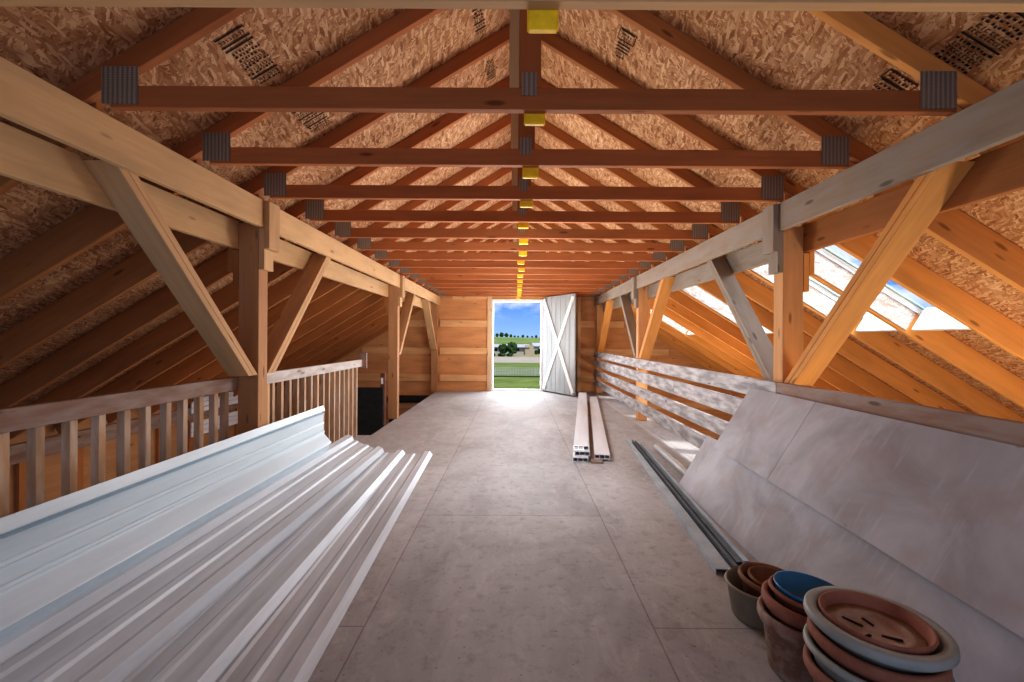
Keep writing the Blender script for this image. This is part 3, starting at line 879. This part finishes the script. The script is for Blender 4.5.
# ------------------------------------------------------------------ skylights
for i, (a, b) in enumerate(SKY):
    y0, y1 = TY[a] + .0785, TY[b] + .0385
    nm = ['nearest', 'second', 'third', 'farthest'][i]
    w = empty('window_%d' % (i + 1), (SX0, y0, roofz(SX0)), '%s fixed skylight between the rafters of the right slope' % nm, 'skylight', kind='structure')
    n = V((math.sin(TH), 0, math.cos(TH)))
    dn = V((math.cos(TH), 0, -math.sin(TH)))
    P = lambda x, y, h: V((x, y, roofz(x))) + n * h
    fr = NB()
    add_board(fr, P(SX0 + .012, y0, .03), P(SX0 + .012, y1, .03), .022, .07, tuple(n), 0)
    add_board(fr, P(SX0, y0 + .011, .02), P(SX1, y0 + .011, .02), .022, .05, tuple(n), 0)
    add_board(fr, P(SX0, y1 - .011, .02), P(SX1, y1 - .011, .02), .022, .05, tuple(n), 0)
    link('curb', fr, TRIMW, w)
    bt = NB()
    add_board(bt, P(SX1 - .012, y0 + .023, -.055), P(SX1 - .012, y1 - .041, -.055), .022, .20, tuple(n), 0)
    link('sill', bt, WHITE, w)
    g = NB()
    add_board(g, P(SX0 + .02, (y0 + y1) / 2, .052), P(SX1 - .02, (y0 + y1) / 2, .052), (y1 - y0) - .05, .006, tuple(n), 0)
    link('glass_pane', g, GLASS, w)
    ss = NB()
    for yy in (y0 + .030, y1 - .038): add_board(ss, P(SX0 + .02, yy, .040), P(SX1 - .02, yy, .040), .026, .012, tuple(n), 0)
    sash = link('sash', ss, plain('green_grey_sash', (.33, .42, .38), .5) if i == 0 else bpy.data.materials['green_grey_sash'], w)
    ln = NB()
    add_board(ln, P(SX0 - .25, y1 - .007, -.085), P(SX1 - .03, y1 - .007, -.085), .010, .165, tuple(n), 0)  # pale board added; sunlight on the rafter face put into its colour
    link('sunlit_face_board', ln, OSB_SUNLIT, w)
    bx = NB(); add_box(bx, tuple(P(SX1 - .10, y0 + .06, .035) - V((.02, 0, .01))), tuple(P(SX1 - .10, y0 + .06, .035) + V((.03, .03, .015))), .002)
    link('latch', bx, BLACKB, sash)

# ------------------------------------------------------------------ outside through the door
def grid_mesh(name, x0, x1, y0, y1, nx, ny, zf, mat):
    bm = NB(); g = [[bm.verts.new((x0 + (x1 - x0) * i / nx, y0 + (y1 - y0) * j / ny, zf(x0 + (x1 - x0) * i / nx, y0 + (y1 - y0) * j / ny))) for i in range(nx + 1)] for j in range(ny + 1)]
    for j in range(ny):
        for i in range(nx): bm.faces.new((g[j][i], g[j][i + 1], g[j + 1][i + 1], g[j + 1][i]))
    for f in bm.faces: f.smooth = True
    return link(name, bm, mat)
def grass_mat(name, c0, c1, sc):
    t = NT(name); b = t.bsdf(.95, .05)
    n = t.noise(t.coord('Object'), sc, 6, .65)
    t.l(t.ramp([(.35, c0), (.65, c1)], n), b.inputs['Base Color'])
    return t.m
GR = grass_mat('mown_grass', (.11, .16, .035), (.20, .255, .075), .35)
GR2 = grass_mat('hill_grass', (.12, .19, .05), (.23, .29, .10), .05)
ROADM = grass_mat('gravel_road', (.36, .32, .26), (.45, .40, .34), .6)
tag(grid_mesh('lawn', -60, 60, YW + .4, 73, 24, 12, lambda x, y: ZG, GR), 'green mown lawn outside the loft doorway', 'lawn', kind='structure')
tag(grid_mesh('road', -60, 60, 73, 96, 12, 3, lambda x, y: ZG - .01, ROADM), 'pale gravel road beyond the wire fence', 'road', kind='structure')
tag(grid_mesh('field', -90, 90, 96, 170, 16, 8, lambda x, y: ZG, grass_mat('dry_field', (.20, .19, .07), (.36, .31, .16), .2)), 'yellow-green field around the low building', 'field', kind='structure')
def hill(x, y):
    s = (y - 170) / 180
    return ZG + (s * s * (3 - 2 * s)) * (4.3 - .022 * x) + .5 * noise.noise(V((x * .02, y * .02, 1))) * s
tag(grid_mesh('hills', -160, 160, 170, 350, 40, 30, hill, GR2), 'grassy rolling hills on the horizon', 'hills', kind='structure')
# wire fence
t = empty('wire_fence', (0, 46, ZG), 'grey wire mesh fence crossing the lawn outside', 'fence')
FENM = plain('galvanised_wire', (.42, .44, .43), .5, .4, .3)
for i in range(9): box('fence_post', (-8 + i * 2 - .03, 45.97, ZG), (-8 + i * 2 + .03, 46.03, ZG + .98), FENM, t)
bm = NB()
for i in range(100): add_box(bm, (-8 + i * .16 - .022, 45.99, ZG + .05), (-8 + i * .16 + .022, 46.0, ZG + .95), 0)
for j in range(7): add_box(bm, (-8, 46.001, ZG + .05 + j * .15 - .022), (8, 46.01, ZG + .05 + j * .15 + .022), 0)
link('wire_mesh', bm, FENM, t)
box('bottom_rail', (-8, 45.96, ZG), (8, 46.04, ZG + .16), plain('dark_fence_foot', (.05, .08, .03), .9, .1), t)  # dark green strip along the foot of the fence
# long low building
t = empty('farm_building', (-3, 106, ZG), 'long low grey farm building with white roof beyond the road', 'building')
GW = plain('grey_siding', (.36, .36, .35), .7, .2); TW = plain('tan_siding', (.40, .34, .26), .7, .2)
box('building_wall', (-20, 106, ZG), (3.0, 112, ZG + 1.85), GW, t, 0)
bm = NB()
for a in (0,):
    p = [(-20.5, 105.3, ZG + 1.8), (3.3, 105.3, ZG + 1.8), (3.3, 109, ZG + 2.45), (-20.5, 109, ZG + 2.45)]
    quad(bm, p); p2 = [(-20.5, 112.7, ZG + 1.8), (3.3, 112.7, ZG + 1.8), (3.3, 109, ZG + 2.45), (-20.5, 109, ZG + 2.45)]; quad(bm, p2)
link('roof', bm, plain('white_metal_roof', (.46, .47, .48), .5), t)
box('end_gable', (2.2, 105.6, ZG), (4.2, 106.2, ZG + 2.3), TW, t, 0)
for i in range(8): 
    w_ = box('building_window', (-12 + i * 1.7, 105.96, ZG + .9), (-11 + i * 1.7, 105.995, ZG + 1.5), DARKIN, t, 0)
t = empty('shed', (7.2, 118, ZG), 'small pale shed to the right of the low building', 'shed')
box('shed_wall', (4.6, 118, ZG), (9.5, 122, ZG + 1.9), GW, t, 0)
bm = NB(); quad(bm, [(4.3, 117.5, ZG + 1.85), (9.8, 117.5, ZG + 1.85), (9.8, 120, ZG + 2.7), (4.3, 120, ZG + 2.7)]); quad(bm, [(4.3, 122.5, ZG + 1.85), (9.8, 122.5, ZG + 1.85), (9.8, 120, ZG + 2.7), (4.3, 120, ZG + 2.7)])
link('roof', bm, bpy.data.materials['white_metal_roof'], t)
LEAF = grass_mat('dark_leaves', (.012, .035, .012), (.045, .085, .03), 1.2)
BARK = plain('bark', (.08, .05, .03), .9, .1)
def tree(x, y, z, w, h, label, cat='tree', group=None):
    t = empty('tree' if cat == 'tree' else 'bush', (x, y, z), label, cat, group)
    if cat == 'tree':
        bm = NB(); add_box(bm, (x - w * .05, y - w * .05, z - .3), (x + w * .05, y + w * .05, z + h * .4), 0); link('trunk', bm, BARK, t)
    bm = NB()
    bmesh.ops.create_icosphere(bm, subdivisions=3, radius=1)
    for v in bm.verts:
        k = 1 + .45 * noise.noise(v.co * 2.3 + V((x, y, 0))) + .2 * noise.noise(v.co * 6 + V((y, x, 0)))
        v.co = V((v.co.x * k * w / 2 + x, v.co.y * k * w / 2 + y, z + h * (.56 if cat == 'tree' else .45) + v.co.z * k * h * .46))
    link('crown', bm, LEAF, t)
tree(-2.7, 102, ZG, 1.9, 2.6, 'dark round tree in front of the low building, left of the pair')
tree(-.7, 101, ZG, 2.2, 2.9, 'dark round tree in front of the low building, right of the pair')
for i, (x, w, lb) in enumerate(((-5.0, 1.4, 'low dark bush at the far left of the road edge'), (-2.9, 1.6, 'wide dark bush along the road edge'), (-1.2, 1.3, 'small dark bush right of the others on the road edge'))):
    tree(x, 97.5, ZG, w, .8, lb, 'bush', 'roadside bushes')
for i in range(5):
    x = 5.0 + i * .75
    tree(x, 110 + i % 2, ZG, .8, 1.2 + .3 * (i % 3), 'small dark shrub right of the low building, %s in its row' % ORD[i + 1], 'bush', 'shrubs by the building')
hr = random.Random(4)
for i, (px, h) in enumerate([(-17, 3.2), (-13.8, 4.0), (-10.4, 5.0), (-6.8, 4.6), (-3.4, 3.4), (-.6, 2.4), (2, 2.2), (5.5, 3.2), (9, 2.4), (12.5, 2.2), (15.5, 3.0), (19, 2.4)]):
    tree(px, 345, hill(px, 345) - .3, h * .62, h * .72, 'dark tree on the hill crest, %s from the left jamb' % ORD[i + 1], 'tree', 'trees on the hill crest')

# ------------------------------------------------------------------ world, sun, lamps and added fill lights
w = bpy.data.worlds.new('sky'); S.world = w; w.use_nodes = True
nt = w.node_tree; nt.nodes.clear()
def wn(t, **k):
    n = nt.nodes.new(t)
    for a, b in k.items(): setattr(n, a, b)
    return n
out = wn('ShaderNodeOutputWorld'); bg = wn('ShaderNodeBackground'); nt.links.new(bg.outputs[0], out.inputs[0])
tc = wn('ShaderNodeTexCoord'); sep = wn('ShaderNodeSeparateXYZ'); nt.links.new(tc.outputs['Generated'], sep.inputs[0])
rp = wn('ShaderNodeValToRGB'); nt.links.new(sep.outputs[2], rp.inputs[0])
els = rp.color_ramp.elements
els[0].position = 0; els[0].color = (*srgb(160, 200, 250), 1); els[1].position = .75; els[1].color = (*srgb(52, 110, 205), 1)
e = els.new(.07); e.color = (*srgb(104, 160, 240), 1)
mp = wn('ShaderNodeMapping'); mp.inputs['Scale'].default_value = (1, 1, 2.2); mp.inputs['Location'].default_value = (.02, .0, .03)
nt.links.new(tc.outputs['Generated'], mp.inputs[0])
ns = wn('ShaderNodeTexNoise'); ns.inputs['Scale'].default_value = 11; ns.inputs['Detail'].default_value = 6; ns.inputs['Roughness'].default_value = .55
nt.links.new(mp.outputs[0], ns.inputs['Vector'])
cr = wn('ShaderNodeValToRGB'); cr.color_ramp.elements[0].position = .43; cr.color_ramp.elements[1].position = .62
nt.links.new(ns.outputs[0], cr.inputs[0])
hz = wn('ShaderNodeMapRange'); hz.inputs[1].default_value = .035; hz.inputs[2].default_value = .075; nt.links.new(sep.outputs[2], hz.inputs[0])
mu = wn('ShaderNodeMath', operation='MULTIPLY'); nt.links.new(cr.outputs[0], mu.inputs[0]); nt.links.new(hz.outputs[0], mu.inputs[1])
mx = wn('ShaderNodeMix', data_type='RGBA'); nt.links.new(mu.outputs[0], mx.inputs[0]); nt.links.new(rp.outputs[0], mx.inputs[6]); mx.inputs[7].default_value = (.85, .9, 1, 1)
nt.links.new(mx.outputs[2], bg.inputs[0]); bg.inputs[1].default_value = .85

def lamp(name, typ, loc, energy, color=(1, 1, 1), to=None, **k):
    d = bpy.data.lights.new(name, typ); d.energy = energy; d.color = color
    for a, b in k.items(): setattr(d, a, b)
    o = bpy.data.objects.new(name, d); C.objects.link(o); o.location = loc
    if to is not None: o.rotation_euler = (V(to) - V(loc)).to_track_quat('-Z', 'Y').to_euler()
    return o
lamp('sun', 'SUN', (6, -4, 12), 3.8, (1, .95, .86), to=(6 - .8 * 5, -4 + 1.2 * 5, 12 - 1.75 * 5), angle=.009)
n = V((math.sin(TH), 0, math.cos(TH)))
for i, (a, b) in enumerate(SKY):
    c = V(((SX0 + SX1) / 2, (TY[a] + TY[b]) / 2 + .06, 0)); c.z = roofz(c.x); c += n * .5
    lamp('skylight_lamp', 'AREA', c, 28, (.86, .93, 1), to=c - n, shape='RECTANGLE', size=.95, size_y=.5)
lamp('door_lamp', 'AREA', (.03, YW + .35, 1.1), 90, (.9, .95, 1), to=(.03, 0, .6), shape='RECTANGLE', size=1.05, size_y=2.0)
lamp('gable_fill', 'AREA', (0, -2.0, 1.5), 11, (.82, .9, 1), to=(0, 6, 1.2), shape='RECTANGLE', size=3.2, size_y=2.0)  # added cool fill behind the camera, no fixture there
for y_, e_ in ((4.1, 46), (6.2, 38), (8.6, 40)):
    lamp('aisle_fill', 'POINT', (.05, y_, 1.35), e_, (.97, .97, 1), shadow_soft_size=.25)  # added fill, no lamp hangs in the aisle
lamp('floor_bounce_fill', 'AREA', (.05, 6.3, .22), 66, (1, .95, .9), to=(.05, 6.1, 3), shape='RECTANGLE', size=1.3, size_y=7.0)  # added upward fill imitating light bounced off the floor
for y_, e_ in ((2.2, 78), (7.2, 70)):
    lamp('right_bay_fill', 'POINT', (3.0, y_, .0), e_, (1, .84, .62), shadow_soft_size=.3)  # added warm fill for bounced sun in the right bay
lamp('left_bay_fill', 'POINT', (-3.2, 5.6, -.3), 15, (1, .82, .62), shadow_soft_size=.4)  # added warm fill brightening the left bay, no real lamp

S.view_settings.view_transform = 'Standard'
S.view_settings.look = 'Medium High Contrast'
S.view_settings.exposure = 0.13
S.cycles.use_denoising = True
S.cycles.max_bounces = 8
S.cycles.diffuse_bounces = 5
S.cycles.transparent_max_bounces = 12
